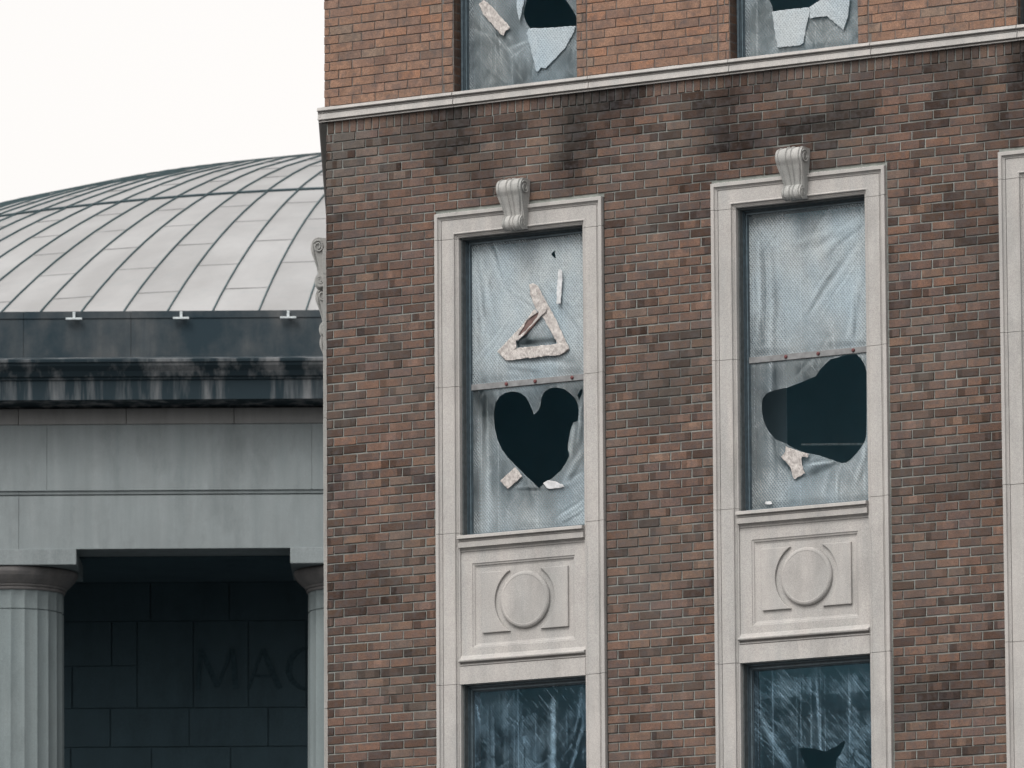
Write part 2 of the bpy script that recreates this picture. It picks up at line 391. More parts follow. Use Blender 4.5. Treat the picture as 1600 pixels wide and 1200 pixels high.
b = MB(); joints = [-1.672, -.50, .69, 1.90, 3.10, 4.31, UEND]
for i, (a, c_) in enumerate(zip(joints[:-1], joints[1:])):
    dn = random.uniform(-.0012, .0012)
    sweep_h(b, [(v, n+dn if n > -.04 else n) for v, n in BELT], a+(.003 if i else -.036), c_-.003)
# side return
bp = [(v, n+BN+.008) for v, n in BELT]
sweep_h(b, bp, -.02, 9.0, X=lambda p: side((p[0], -p[1], p[2])))
def ragged(b, u0, u1, v, n, amp=.007, step=.007):
    x = u0
    while x < u1:
        w_ = random.uniform(.4, 1.6)*step; h = max(0, amp*(.35+.9*ns(x*9, v))*random.uniform(.2, 1.3))
        if h > .0012: b.box(x, x+w_, -n-random.uniform(0, .006), -n+.012, v-.002+V0, v+h+V0, 1)
        x += w_
ragged(b, -1.66, -.53, 2.2615, -.018, .006); ragged(b, .58, 1.9, 2.2615, -.018, .005); ragged(b, 3.0, 4.2, 2.2615, -.018, .003)
b.obj('belt_course', [LIME, DIRTM], BB)

# ---- window surround (moulded architrave)
PROF = [(0, -.045), (0, -.002), (.003, 0), (.026, 0), (.028, -.004), (.031, -.014), (.040, -.021), (.044, -.023), (.045, -.019), (.049, -.019), (.0505, -.028), (.0535, -.028), (.055, -.021), (.150, -.021), (.158, -.016), (.163, -.017), (.1655, -.032), (.170, -.032), (.1705, -.036), (.178, -.035), (.1795, -.040), (.187, -.042), (.190, -.046), (.190, -.128)]
def surround_mesh(b, uL, uR, vt, vb, X=None, vj=(1.145, .027, -1.078, -2.2125, -3.35, -4.5, -5.7, -6.9, -8.1)):
    K = len(PROF); g_ = .0016
    def strip(rows, close=True):
        ids = [[b.vert(X(p) if X else p) for p in r] for r in rows]
        for r in range(len(ids)-1):
            for i in range(K-1): b.face((ids[r][i], ids[r][i+1], ids[r+1][i+1], ids[r+1][i]))
        b.face(ids[0]); b.face(ids[-1][::-1])
    for sg in (1, -1):
        ux = (lambda s: uL+s) if sg > 0 else (lambda s: uR-s)
        lv = [vb]+[j + (-.02 if (sg < 0 and j > 1) else 0) for j in sorted(vj) if j > vb]
        for a, c_ in zip(lv[:-1], lv[1:]):
            d = random.uniform(-.0012, .0012)
            strip([[(ux(s), -(n+(d if n > -.04 else 0)), v+V0) for s, n in PROF] for v in (a+g_, c_-g_)])
    # head with mitres and short legs
    jl = max(vj); jr = jl-.02
    strip([[(uL+s, -n, jl+g_+V0) for s, n in PROF] if True else None, [(uL+s, -n, max(vt-s, jl+g_)+V0) for s, n in PROF], [(uR-s, -n, max(vt-s, jr+g_)+V0) for s, n in PROF], [(uR-s, -n, jr+g_+V0) for s, n in PROF]])
def scroll_mesh(b, uc, X=None, vb=1.150):
    """S-scroll keystone"""
    def arc(cx, cy, rx, ry, a0, a1, n): return [(cx+rx*cos(radians(a0+(a1-a0)*i/n)), cy+ry*sin(radians(a0+(a1-a0)*i/n))) for i in range(n+1)]
    out = [(-.02, .377)] + arc(.058, .312, .062, .065, 95, -28, 12) + [(.098, .255), (.082, .215), (.066, .175), (.054, .135), (.047, .108)] + arc(.044, .050, .040, .046, 62, -100, 10) + [(.0, .008), (-.03, .012)]
    S = [-1, -.97, -.90, -.84, -.80, -.76, -.70, -.55, -.38, -.26, -.20, -.17, -.13, -.06, 0, .06, .13, .17, .20, .26, .38, .55, .70, .76, .80, .84, .90, .97, 1]
    def depth(s):
        a = abs(s)
        if a > .97: return .004
        if .76 < a < .84: return .011
        if a >= .84: return 0
        if .15 < a < .21: return .014
        if a <= .15: return .001+.002*(a > .1)
        return .002+.005*sin(pi*(a-.2)/.56)
    def hw(v): return .108 if v > .25 else (.108-.036*(.25-v)/.14 if v > .11 else .078)
    rows = []
    for k, (n, v) in enumerate(out):
        nx = out[min(k+1, len(out)-1)]; pv = out[max(k-1, 0)]; t = Vector((nx[0]-pv[0], nx[1]-pv[1])).normalized(); nr = Vector((-t.y, t.x))
        row = []
        for s in S:
            d = depth(s) if 0 < k < len(out)-2 else 0
            w_ = .0015*ns(s*5, v*40, uc); p = (uc+s*hw(v), -(n+nr.x*(d)*1.0+w_), v+nr.y*d+vb+V0)
            row.append(b.vert(X(p) if X else p))
        rows.append(row)
    for r in range(len(rows)-1):
        for i in range(len(S)-1): b.face((rows[r][i], rows[r][i+1], rows[r+1][i+1], rows[r+1][i]))
    b.face([r[0] for r in rows]); b.face([r[-1] for r in rows][::-1])
    # volute spirals on the cheeks
    for cx, cy, R, hwv in ((.060, .312, .050, .108), (.042, .050, .032, .078)):
        for sg in (1, -1):
            prev = None
            for i in range(40):
                a = i/39*pi*3.4+.6; rr = R*(1-i/39*.72); th = .0065 if R > .04 else .0045
                ring = []
                for q in range(6):
                    al = q*pi/3; rd = rr+th*cos(al)
                    p = (uc+sg*(hwv+th*.8*sin(al)+.001), -(cx+rd*cos(a)), cy+rd*sin(a)+vb+V0); ring.append(b.vert(X(p) if X else p))
                if prev:
                    for q in range(6): b.face((prev[q], prev[(q+1) % 6], ring[(q+1) % 6], ring[q]))
                prev = ring
def spandrel(parent, off):
    X = lambda p: (p[0]+off, p[1], p[2])
    b = MB()
    uL, uR = -.4935, .5985
    # sill under the window, base moulding, fascia over the window below
    sweep_h(b, [(-1.240, -.20), (-1.240, -.058), (-1.221, -.058), (-1.2195, -.050), (-1.214, -.049), (-1.2125, -.056), (-1.206, -.054), (-1.198, -.044), (-1.193, -.040), (-1.1915, -.020), (-1.152, -.016), (-1.151, -.030), (-1.146, -.030), (-1.145, -.022), (-1.142, -.022), (-1.137, -.030), (-1.1285, -.026), (-1.127, .002), (-1.106, .000), (-1.102, -.006), (-1.092, -.15), (-1.092, -.20)], uL, uR, X)
    so_ = b.obj('sill', LIME, parent)
    b = MB()
    sweep_h(b, [(-2.214, -.20), (-2.214, -.038), (-2.082, -.038), (-2.081, -.050), (-2.076, -.050), (-2.075, -.038), (-2.067, -.038), (-2.066, -.054), (-2.054, -.054), (-2.053, -.028), (-2.047, -.016), (-2.038, -.013), (-2.029, -.020), (-2.024, -.040), (-2.005, -.052), (-2.0, -.056), (-2.0, -.20)], uL, uR, X)
    # field with sunk panel
    n0, n1 = -.056, -.078; A = (-.392, .502, -1.945, -1.312); B = (-.362, .472, -1.912, -1.348)
    o_ = (uL, uR, -2.0, -1.240)
    def rectv(r, n): return [X((r[0], -n, r[2]+V0)), X((r[1], -n, r[2]+V0)), X((r[1], -n, r[3]+V0)), X((r[0], -n, r[3]+V0))]
    mid = tuple(a+(c_-a)*.45 for a, c_ in zip(A, B)); mid2 = tuple(a+(c_-a)*.6 for a, c_ in zip(A, B))
    rings = [rectv(o_, n0), rectv(A, n0), rectv(tuple(a+(c_-a)*.08 for a, c_ in zip(A, B)), n0-.006), rectv(mid, n0-.009), rectv(mid2, n0-.017), rectv(B, n1)]
    ids = [[b.vert(p) for p in r] for r in rings]
    for r in range(len(ids)-1):
        for i in range(4): b.face((ids[r][i], ids[r][(i+1) % 4], ids[r+1][(i+1) % 4], ids[r+1][i]))
    b.face(ids[-1])
    sp = b.obj('spandrel_panel', LIME, parent)
    # raised roundel and side tablets
    cu, cv = .062, -1.612
    b = MB(); K = 64
    rings = [(.214, n1-.002), (.214, n1+.014), (.211, n1+.021), (.202, n1+.029), (.190, n1+.032), (.182, n1+.030), (.0, n1+.030)]
    ids = [[b.vert(X((cu+r*cos(2*pi*i/K), -n, cv+r*sin(2*pi*i/K)+V0))) for i in range(K)] for r, n in rings[:-1]]
    for r in range(len(ids)-1):
        for i in range(K): b.face((ids[r][i], ids[r][(i+1) % K], ids[r+1][(i+1) % K], ids[r+1][i]))
    b.face(ids[-1]); b.obj('roundel', LIME, sp)
    H, Rr = .2275, .262; th = math.asin(H/Rr)
    for sg in (-1, 1):
        ua = cu+sg*.375
        pts = [(ua, cv-H)] + [(cu+sg*Rr*cos(-th+2*th*i/24), cv+Rr*sin(-th+2*th*i/24)) for i in range(25)] + [(ua, cv+H)]
        if sg > 0: pts = pts[::-1]
        prism(pts, n1-.002, n1+.020, 'tablet', LIME, sp, bevel=.006, X=X)
    return so_
def tagp(o, l): o['label'] = l; return o
for k in range(3):
    off = SP*k
    b = MB(); surround_mesh(b, -.68+off, .785+off, 1.343, -9.0)
    ragged(b, -.68+off, .785+off, 1.340, -.004, .008 if k == 0 else .007)
    ws = b.obj('window_surround', [LIME, DIRTM], BB); ws['label'] = ('pale stone surround of the heart-hole window', 'pale stone surround of the ragged-hole window', 'pale stone surround cut off by the right edge of the photo')[k]
    if k < 2:
        b = MB(); scroll_mesh(b, .052+off); b.obj('keystone', LIMEG, ws, smooth=False)
    spandrel(ws, off)

# ---- window frames and plastic sheets
def frame_mesh(off, u0, u1, v0, v1, y0=.128):
    b = MB()
    def ring(a, w_, ya, yb, mi):
        x0, x1, z0, z1 = u0+off+a, u1+off-a, v0+a*.3, v1-a
        b.box(x0, x0+w_, ya, yb, z0+V0, z1+V0, mi); b.box(x1-w_, x1, ya, yb, z0+V0, z1+V0, mi)
        b.box(x0+w_, x1-w_, ya, yb, z1-w_+V0, z1+V0, mi); b.box(x0+w_, x1-w_, ya, yb, z0+V0, z0+w_*.8+V0, mi)
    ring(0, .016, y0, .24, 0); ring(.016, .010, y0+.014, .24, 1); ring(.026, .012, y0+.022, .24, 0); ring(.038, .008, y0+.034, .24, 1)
    return b
def make_folds(seed, explicit, n, box, angs, wr, ar, Lr):
    R_ = random.Random(seed); F = [(x0, y0, x1, y1, w_, a_) for x0, y0, x1, y1, w_, a_ in explicit]
    for i in range(n):
        cx, cy = R_.uniform(box[0], box[1]), R_.uniform(box[2], box[3]); an = radians(R_.gauss(*R_.choice(angs))); L = R_.uniform(*Lr)/2
        F.append((cx-cos(an)*L, cy-sin(an)*L, cx+cos(an)*L, cy+sin(an)*L, R_.uniform(*wr), R_.uniform(*ar)*R_.choice((1, 1, -.7))))
    return F
def fold_val(F, u, v, seed):
    uu = u+.022*ns(u*3.5, v*3.5, seed)+.006*ns(u*14, v*14, seed); vv = v+.022*ns(u*3.5, v*3.5, seed+5)+.006*ns(u*14, v*14, seed+4); s_ = 0
    for x0, y0, x1, y1, w_, a_ in F:
        dx, dy = x1-x0, y1-y0; L2 = dx*dx+dy*dy; t = ((uu-x0)*dx+(vv-y0)*dy)/L2
        if t < 0 or t > 1: continue
        d = ((uu-x0)*dy-(vv-y0)*dx)/sqrt(L2)/w_
        if d > 3 or d < -4: continue
        s_ += a_*(math.exp(-d*d)-.75*math.exp(-(d+1.5)**2))*min(1, 4*t, 4*(1-t))  # bright and dark flank of each fold, painted into opacity besides the displacement
    return s_
FW1 = make_folds(1, [(-.44, 1.10, -.34, .35, .022, .20), (-.40, 1.10, -.24, .45, .020, .16), (-.33, 1.12, -.12, .62, .018, .16), (-.44, .98, -.40, .2, .016, .2), (-.28, 1.13, -.22, .95, .012, -.25),
    (.20, .75, .50, .45, .02, -.12), (.30, .60, .52, .35, .02, -.12), (-.05, .18, .50, .10, .025, .14), (-.2, .16, .2, .07, .02, -.15), (-.40, -.1, -.38, -.6, .03, .25), (-.33, -.05, -.30, -.95, .02, .15),
    (.44, -.28, .40, -.62, .018, .3), (.52, -.10, .44, -.55, .016, .3), (.54, -.5, .30, -.80, .025, .22), (-.10, -.76, .18, -.80, .012, -.22), (.30, -.78, .54, -.70, .02, .2), (.25, -1.05, .54, -.88, .014, .2), (.30, -1.07, .55, -.95, .010, -.2)],
    34, (-.45, .55, -1.05, 1.1), ((88, 7), (60, 14), (125, 14)), (.006, .018), (.05, .11), (.2, .7))
FW2 = make_folds(2, [(SP+.50, .86, SP+.0, .30, .025, -.20), (SP+.30, .70, SP-.02, .30, .014, .16), (SP+.52, 1.0, SP+.1, .72, .03, .18), (SP+.45, .95, SP-.1, .85, .03, .16), (SP+.50, .62, SP+.36, .06, .022, .25), (SP+.44, .55, SP+.40, .06, .012, .22),
    (SP-.36, 1.0, SP-.38, .06, .018, .22), (SP-.31, .95, SP-.32, .06, .008, -.2), (SP-.262, .95, SP-.285, -1.05, .022, .22), (SP-.25, -.70, SP-.02, -.88, .03, -.28), (SP-.02, -.88, SP+.36, -.74, .03, -.30), (SP+.0, -.80, SP+.38, -.755, .012, .3),
    (SP+.50, -.60, SP+.32, -.82, .014, .3), (SP+.53, -.62, SP+.42, -1.0, .02, .25), (SP+.2, -.80, SP+.16, -1.05, .02, .15), (SP+.30, -.78, SP+.27, -1.05, .012, .15)],
    34, (SP-.45, SP+.55, -1.05, 1.1), ((86, 8), (38, 12), (52, 12)), (.006, .018), (.05, .12), (.2, .7))
FB1 = make_folds(3, [(.245, -2.26, .235, -3.6, .026, .26), (-.02, -2.26, -.02, -3.6, .004, .3), (-.28, -2.3, -.285, -3.6, .008, .16), (.36, -2.26, .36, -3.6, .004, .2), (.52, -2.55, .34, -3.0, .02, .3), (.50, -2.3, .42, -2.7, .012, .25), (-.43, -2.35, -.40, -2.5, .010, .4)],
    80, (-.45, .55, -3.6, -2.3), ((-38, 6), (-32, 8), (35, 12), (75, 10)), (.004, .010), (.08, .2), (.06, .22))
FB2 = make_folds(4, [(SP+.075, -2.26, SP+.12, -3.1, .012, .34), (SP+.03, -2.3, SP+.03, -3.1, .008, .22), (SP-.06, -2.3, SP-.04, -3.1, .005, .2), (SP+.36, -2.3, SP+.37, -3.2, .004, .25), (SP-.42, -2.55, SP-.10, -3.05, .03, .28)],
    120, (SP-.45, SP+.55, -3.6, -2.3), ((-48, 5), (-54, 5), (-40, 6)), (.004, .010), (.08, .2), (.12, .4))
FT = make_folds(5, [], 26, (-.5, .55, 2.3, 3.1), ((88, 8), (40, 15), (-40, 15)), (.006, .02), (.06, .16), (.15, .5)); FT = FT+[(a+SP, b_, c_+SP, d, e, f) for a, b_, c_, d, e, f in make_folds(6, [], 26, (-.5, .55, 2.3, 3.1), ((88, 8), (40, 15), (-40, 15)), (.006, .02), (.06, .16), (.15, .5))]
def folds_for(u, v):
    if v > 2.2: return FT
    if v < -2.2: return FB1 if u < 1.2 else FB2
    return FW1 if u < 1.2 else FW2
def wrinkle(u, v, seed, amp):
    return amp*(.5+.8*ns(u*2.2, v*1.7, seed)+.25*ns(u*6, v*5, seed)+.06*ns(u*28, v*28, seed))
def sheet(name, parent, outline, holes, yb, opf, seed, mat, amp=.012, pitch=.0095, fix=True, uoff=0):
    pts = []; edges = []
    for lp in [outline]+holes:
        st = len(pts)
        for i, p in enumerate(lp):
            q = lp[(i+1) % len(lp)]; L = hypot(q[0]-p[0], q[1]-p[1]); n = max(1, int(L/(pitch*1.1)))
            for t in range(n):
                f = t/n; pts.append(Vector((p[0]+(q[0]-p[0])*f, p[1]+(q[1]-p[1])*f)))
        m_ = len(pts)-st; edges += [(st+i, st+(i+1) % m_) for i in range(m_)]
    def inside(p, lp):
        c_ = False; j = len(lp)-1
        for i in range(len(lp)):
            if (lp[i][1] > p[1]) != (lp[j][1] > p[1]) and p[0] < (lp[j][0]-lp[i][0])*(p[1]-lp[i][1])/(lp[j][1]-lp[i][1])+lp[i][0]: c_ = not c_
            j = i
        return c_
    us = [p[0] for p in outline]; vs_ = [p[1] for p in outline]
    x = min(us)+pitch/2; R_ = random.Random(seed)
    while x < max(us):
        y = min(vs_)+pitch/2
        while y < max(vs_):
            p = (x+R_.uniform(-.2, .2)*pitch, y+R_.uniform(-.2, .2)*pitch)
            if inside(p, outline) and not any(inside(p, h) for h in holes): pts.append(Vector(p))
            y += pitch
        x += pitch
    V, E, F, _, _, _ = delaunay_2d_cdt(pts, edges, [], 0, 1e-6)
    F2 = []
    for f in F:
        cx = sum(V[i].x for i in f)/len(f); cy = sum(V[i].y for i in f)/len(f)
        if inside((cx, cy), outline) and not any(inside((cx, cy), h) for h in holes): F2.append(f)
    me = bpy.data.meshes.new(name)
    vv = []; fvs = []; u0_, u1_, v0_, v1_ = min(us), max(us), min(vs_), max(vs_)
    for p in V:
        e = min(p.x-u0_, u1_-p.x, p.y-v0_, v1_-p.y); k = sm(e, 0, .06) if fix else 1
        fv = fold_val(folds_for(p.x, p.y), p.x, p.y, 3) if fix else 0; fvs.append(fv)
        vv.append((p.x+uoff, yb-wrinkle(p.x, p.y, seed, amp)*k-fv*.022*k, p.y+V0))
    me.from_pydata(vv, [], F2); me.materials.append(mat)
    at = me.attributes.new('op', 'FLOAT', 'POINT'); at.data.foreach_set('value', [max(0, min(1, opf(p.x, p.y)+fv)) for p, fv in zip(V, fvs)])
    for p in me.polygons: p.use_smooth = True
    o = bpy.data.objects.new(name, me); COL.objects.link(o); o.parent = parent; return o
WEDGE = [(.470,-.100),(.500,-.062),(.519,-.066),(.508,-.10),(.484,-.145)]
HEART = [(0.092,-0.218),(0.074,-0.178),(0.053,-0.131),(0.019,-0.079),(-0.037,-0.041),(-0.1,-0.027),(-0.163,-0.034),(-0.213,-0.06),(-0.246,-0.106),(-0.259,-0.165),(-0.262,-0.225),(-0.253,-0.298),(-0.229,-0.385),(-0.194,-0.454),(-0.139,-0.525),(-0.069,-0.59),(0.014,-0.669),(0.084,-0.729),(0.135,-0.775),(0.182,-0.74),(0.252,-0.706),(0.322,-0.657),(0.364,-0.606),(0.401,-0.549),(0.386,-0.506),(0.383,-0.47),(0.393,-0.423),(0.411,-0.352),(0.436,-0.304),(0.472,-0.298),(0.482,-0.244),(0.480,-0.205),(0.472,-0.170),(0.458,-0.140),(0.438,-0.112),(0.403,-0.081),(0.355,-0.047),(0.285,-0.029),(0.229,-0.031),(0.18,-0.057),(0.156,-0.097),(0.148,-0.15),(0.127,-0.191)]
BLOB = [(2.053,-0.299),(2.061,-0.262),(2.093,-0.227),(2.151,-0.209),(2.267,-0.197),(2.382,-0.169),(2.512,-0.133),(2.541,-0.094),(2.592,-0.054),(2.635,-0.017),(2.7,-0.009),(2.736,0.012),(2.793,0.017),(2.843,0.003),(2.885,-0.029),(2.916,-0.075),(2.934,-0.133),(2.933,-0.384),(2.927,-0.609),(2.912,-0.652),(2.862,-0.711),(2.804,-0.763),(2.761,-0.79),(2.718,-0.791),(2.647,-0.763),(2.519,-0.715),(2.404,-0.687),(2.319,-0.649),(2.247,-0.605),(2.168,-0.574),(2.104,-0.499),(2.069,-0.427),(2.055,-0.362)]
T1HOLE = [(0.048,2.928),(0.019,2.828),(0.039,2.764),(0.081,2.708),(0.25,2.694),(0.496,2.682),(0.498,2.734),(0.455,2.811),(0.42,2.858),(0.385,2.904),(0.323,2.972),(0.2,3.02),(0.112,3.007)]
T1FLAP = [(0.081,2.705),(0.489,2.683),(0.474,2.639),(0.389,2.52),(0.22,2.386),(0.178,2.396),(0.149,2.365),(0.139,2.373),(0.108,2.495),(0.06,2.671)]
T1FLAP2 = [(-0.037,2.999),(0.041,2.966),(0.033,2.893),(0.019,2.852),(0.001,2.768),(-0.023,2.844)]
T1TAPE = [(-0.363,2.942),(-0.32,2.968),(-0.242,2.905),(-0.172,2.824),(-0.088,2.735),(-0.102,2.718),(-0.123,2.714),(-0.145,2.674),(-0.173,2.689),(-0.243,2.77),(-0.328,2.859)]
T2HOLE = [(2.17,2.80),(2.153,2.7),(2.173,2.662),(2.183,2.613),(2.349,2.61),(2.499,2.61),(2.546,2.631),(2.594,2.653),(2.676,2.703),(2.60,2.86),(2.35,2.92)]
T2FA = [(2.183,2.607),(2.349,2.61),(2.492,2.607),(2.505,2.584),(2.477,2.486),(2.444,2.346),(2.414,2.331),(2.224,2.336),(2.198,2.485)]
T2FB = [(2.499,2.609),(2.594,2.653),(2.689,2.678),(2.847,2.649),(2.828,2.508),(2.783,2.405),(2.653,2.521),(2.552,2.526),(2.504,2.519)]
B2HOLE = [(2.337,-2.852),(2.402,-2.852),(2.466,-2.865),(2.556,-2.889),(2.637,-2.861),(2.712,-2.815),(2.722,-2.834),(2.679,-2.915),(2.646,-2.95),(2.634,-3.071),(2.611,-3.218),(2.419,-3.207),(2.4,-3.001),(2.358,-2.914)]
TRR = [(0.067,0.762),(0.101,0.77),(0.143,0.748),(0.226,0.603),(0.3,0.48),(0.358,0.359),(0.415,0.246),(0.39,0.227),(0.348,0.208),(0.307,0.306),(0.233,0.428),(0.191,0.497),(0.124,0.575),(0.075,0.689)]
TRB = [(-0.071,0.273),(-0.021,0.291),(0.156,0.29),(0.299,0.292),(0.357,0.294),(0.415,0.246),(0.34,0.206),(0.004,0.205),(-0.135,0.206)]
TRL = [(-.215,.278),(-.113,.364),(.023,.476),(.116,.572),(.142,.545),(.054,.499),(-.04,.372),(-.052,.345),(-.046,.293),(-.135,.206)]
TRI = [(0.166,0.535),(0.225,0.508),(0.29,0.315),(0.29,0.289),(0.156,0.289),(-0.038,0.285),(-0.054,0.337),(0.022,0.403)]
TRM = [(.155,.543),(.188,.572),(.222,.569),(.222,.547),(.155,.495),(.105,.455),(.021,.374),(-.038,.343),(-.034,.369),(.046,.413),(.142,.507)]
SLIT = [(.152,.548),(.10,.53),(.03,.485),(-.05,.365),(.03,.385),(.15,.49)]
WHITE1 = [(0.334,0.855),(0.359,0.842),(0.365,0.765),(0.345,0.593),(0.307,0.597),(0.321,0.769)]
HOLE1 = [(0.25,0.977),(0.282,1.004),(0.288,0.962),(0.294,0.943),(0.285,0.944),(0.272,0.956)]
TAPEH = [(-0.199,-0.695),(-0.064,-0.603),(-0.005,-0.677),(-0.137,-0.761)]
WHITEH = [(0.179,-0.742),(0.214,-0.725),(0.262,-0.733),(0.35,-0.766),(0.362,-0.785),(0.249,-0.791),(0.208,-0.78)]
TAPE2 = [(2.266,-0.632),(2.29,-0.647),(2.362,-0.672),(2.453,-0.703),(2.446,-0.729),(2.398,-0.72),(2.392,-0.74),(2.403,-0.8),(2.421,-0.844),(2.335,-0.882),(2.323,-0.873),(2.3,-0.792),(2.27,-0.757),(2.222,-0.706),(2.259,-0.677)]
WHITE2 = [(2.081,-1.045),(2.088,-1.027),(2.133,-1.028),(2.142,-1.047),(2.115,-1.051)]
def tape(name, parent, pts, y, mat=TAPE, seed=1, th=.002, lab=None, amp=.014):
    rr = random.Random(seed); q = []
    for i, p in enumerate(pts):
        n_ = pts[(i+1) % len(pts)]; L = hypot(n_[0]-p[0], n_[1]-p[1]); q.append(p)
        for t in range(1, int(L/.02)): q.append((p[0]+(n_[0]-p[0])*t*.02/L+rr.uniform(-.0035, .0035), p[1]+(n_[1]-p[1])*t*.02/L+rr.uniform(-.0035, .0035)))
    pts = q
    o = sheet(name, parent, pts, [], y, lambda u, v: 1, seed, mat, amp=amp, pitch=.008, fix=False)
    md = o.modifiers.new('thickness', 'SOLIDIFY'); md.thickness = th
    if lab: o['label'] = lab
    return o
YS = .168
def rail(off, parent, screws):
    b = MB(); b.box(-.455+off, .555+off, YS-.012, YS+.03, .008+V0, .052+V0)
    o = b.obj('meeting_rail', BATTEN, parent, bevel=.002)
    for u in screws:
        b = MB(); K = 14
        r_ = [(.014, YS-.013), (.013, YS-.020), (.008, YS-.024)]
        ids = [[b.vert((u+q*cos(2*pi*i/K), y, .031+V0+q*sin(2*pi*i/K))) for i in range(K)] for q, y in r_]
        for a in range(2):
            for i in range(K): b.face((ids[a][i], ids[a][(i+1) % K], ids[a+1][(i+1) % K], ids[a+1][i]))
        b.face(ids[-1]); b.obj('screw', RED, parent, smooth=False)
def op_upper(u, v):       # bright dusty upper sash, lintel shadow painted as lower opacity at its top
    return .93-.55*sm(v, 1.02, 1.12)-.25*sm(-(u % SP if u > 1.2 else u), .25, .45)*0
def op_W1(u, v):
    if v > .03: o = .90-.12*sm(-u, .1, .45)+.10*ns(u*3, v*3)-.45*sm(v, 1.0, 1.12)-.22*sm(.32-v, .0, .25)  # opacity falls near the top to paint the lintel's shadow
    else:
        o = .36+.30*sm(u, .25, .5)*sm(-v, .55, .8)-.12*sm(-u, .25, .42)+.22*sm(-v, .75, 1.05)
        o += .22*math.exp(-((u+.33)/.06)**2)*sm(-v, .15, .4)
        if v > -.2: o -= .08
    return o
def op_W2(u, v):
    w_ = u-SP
    if v > .03: o = .80-.16*sm(.5-v, 0, .35)+.12*sm(w_, .1, .4)-.55*sm(v, .98, 1.12)-.15*sm(-w_, .1, .4)  # top of sheet darkened through opacity, as shadow under the lintel
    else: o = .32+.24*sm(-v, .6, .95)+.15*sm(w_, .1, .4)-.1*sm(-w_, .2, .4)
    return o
def op_B1(u, v):
    o = .03+.22*math.exp(-((u-.245)/.022)**2)*(1+.6*sin(v*52))*sm(-v, 2.25, 2.4)+.05*math.exp(-((u+.28)/.012)**2)*(1+sin(v*60))+.12*math.exp(-((u+.02)/.16)**2)*sm(-v, 2.5, 2.8)+.10*math.exp(-((u+.18)/.02)**2)
    f = (wrinkle(u, v, 47, 1)-1.2); return o
def op_B2(u, v):
    w_ = u-SP; o = .02
    if v > -2.47: o += .10*sm(-v, 2.3, 2.36)
    f = (wrinkle(u, v, 53, 1)-1.2); return o+.12*sm(w_, .2, .5)*sm(-v, 2.5, 2.8)
def op_T(u, v): return .40+.20*ns(u*4, v*4, 3)+.10*ns(u*9, v*9)
def win(lab, off, u0, u1, v0, v1):
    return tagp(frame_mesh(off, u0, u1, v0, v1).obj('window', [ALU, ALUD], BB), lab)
def box_outline(off, v0, v1, u0=-.452, u1=.560): return [(u0+off, v0), (u1+off, v0), (u1+off, v1), (u0+off, v1)]
# bay 1
w1 = win('window with a heart-shaped hole and a triangle of tape on its plastic', 0, -.4935, .5985, -1.092, 1.150)
rail(0, w1, (-.145, .108, .43))
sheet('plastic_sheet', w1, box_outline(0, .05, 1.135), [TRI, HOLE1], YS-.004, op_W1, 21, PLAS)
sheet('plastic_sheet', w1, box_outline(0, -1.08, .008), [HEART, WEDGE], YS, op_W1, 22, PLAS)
for P_, sd_, ly in ((TRR, 1, .022), (TRL, 2, .025), (TRB, 3, .028)): tape('tape_strip', w1, P_, YS-ly, seed=sd_)
o = sheet('crumpled_plastic', w1, TRI, [], YS+.006, lambda u, v: .75-.6*math.exp(-((v-.33)/.035)**2)-.35*max(0, ns(u*14, v*14)), 61, PLAS, amp=.035, pitch=.008, fix=False); o['label'] = 'crumpled bluish plastic inside the tape triangle'
tape('tape_strip', w1, TRM, YS-.030, seed=12, amp=.02); tape('dark_slit', w1, SLIT, YS-.012, plain('slit_brown', (.13, .085, .08)), seed=13)  # brown patch added to draw the dark slit in the tape fold
tape('tape_strip', w1, TAPEH, YS-.018, seed=4)
tape('white_scrap', w1, WHITEH, YS-.018, WHITET, seed=5); tape('white_scrap', w1, WHITE1, YS-.026, WHITET, seed=6)
w1b = win('darker plastic-covered window below the heart-hole window', 0, -.4935, .5985, -4.40, -2.214)
sheet('plastic_sheet', w1b, box_outline(0, -4.38, -2.23), [], YS, op_B1, 47, PLASB, amp=.010, pitch=.012)
# bay 2
w2 = win('window with a large ragged hole reaching its right edge', SP, -.4935, .5985, -1.092, 1.150)
rail(SP, w2, (2.263, 2.536, 2.83))
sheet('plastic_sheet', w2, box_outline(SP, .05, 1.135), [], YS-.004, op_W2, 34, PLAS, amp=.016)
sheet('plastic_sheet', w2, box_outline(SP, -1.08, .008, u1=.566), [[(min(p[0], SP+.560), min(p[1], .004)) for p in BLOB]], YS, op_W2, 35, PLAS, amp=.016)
tape('tape_strip', w2, TAPE2, YS-.022, seed=8); tape('white_scrap', w2, WHITE2, YS-.022, WHITET, seed=9)
w2b = win('dark plastic-covered window with a small torn hole, below the ragged-hole window', SP, -.4935, .5985, -4.40, -2.214)
sheet('plastic_sheet', w2b, box_outline(SP, -4.38, -2.23), [B2HOLE], YS, op_B2, 53, PLASC, amp=.010, pitch=.012)
# bay 3 (only its stone and the edge of its frame show)
w3 = win('window at the right edge of the photo, all but hidden by its stone surround', 2*SP, -.4935, .5985, -1.092, 1.150)
sheet('plastic_sheet', w3, box_outline(2*SP, -1.08, 1.135), [], YS, op_W1, 71, PLAS, pitch=.02)
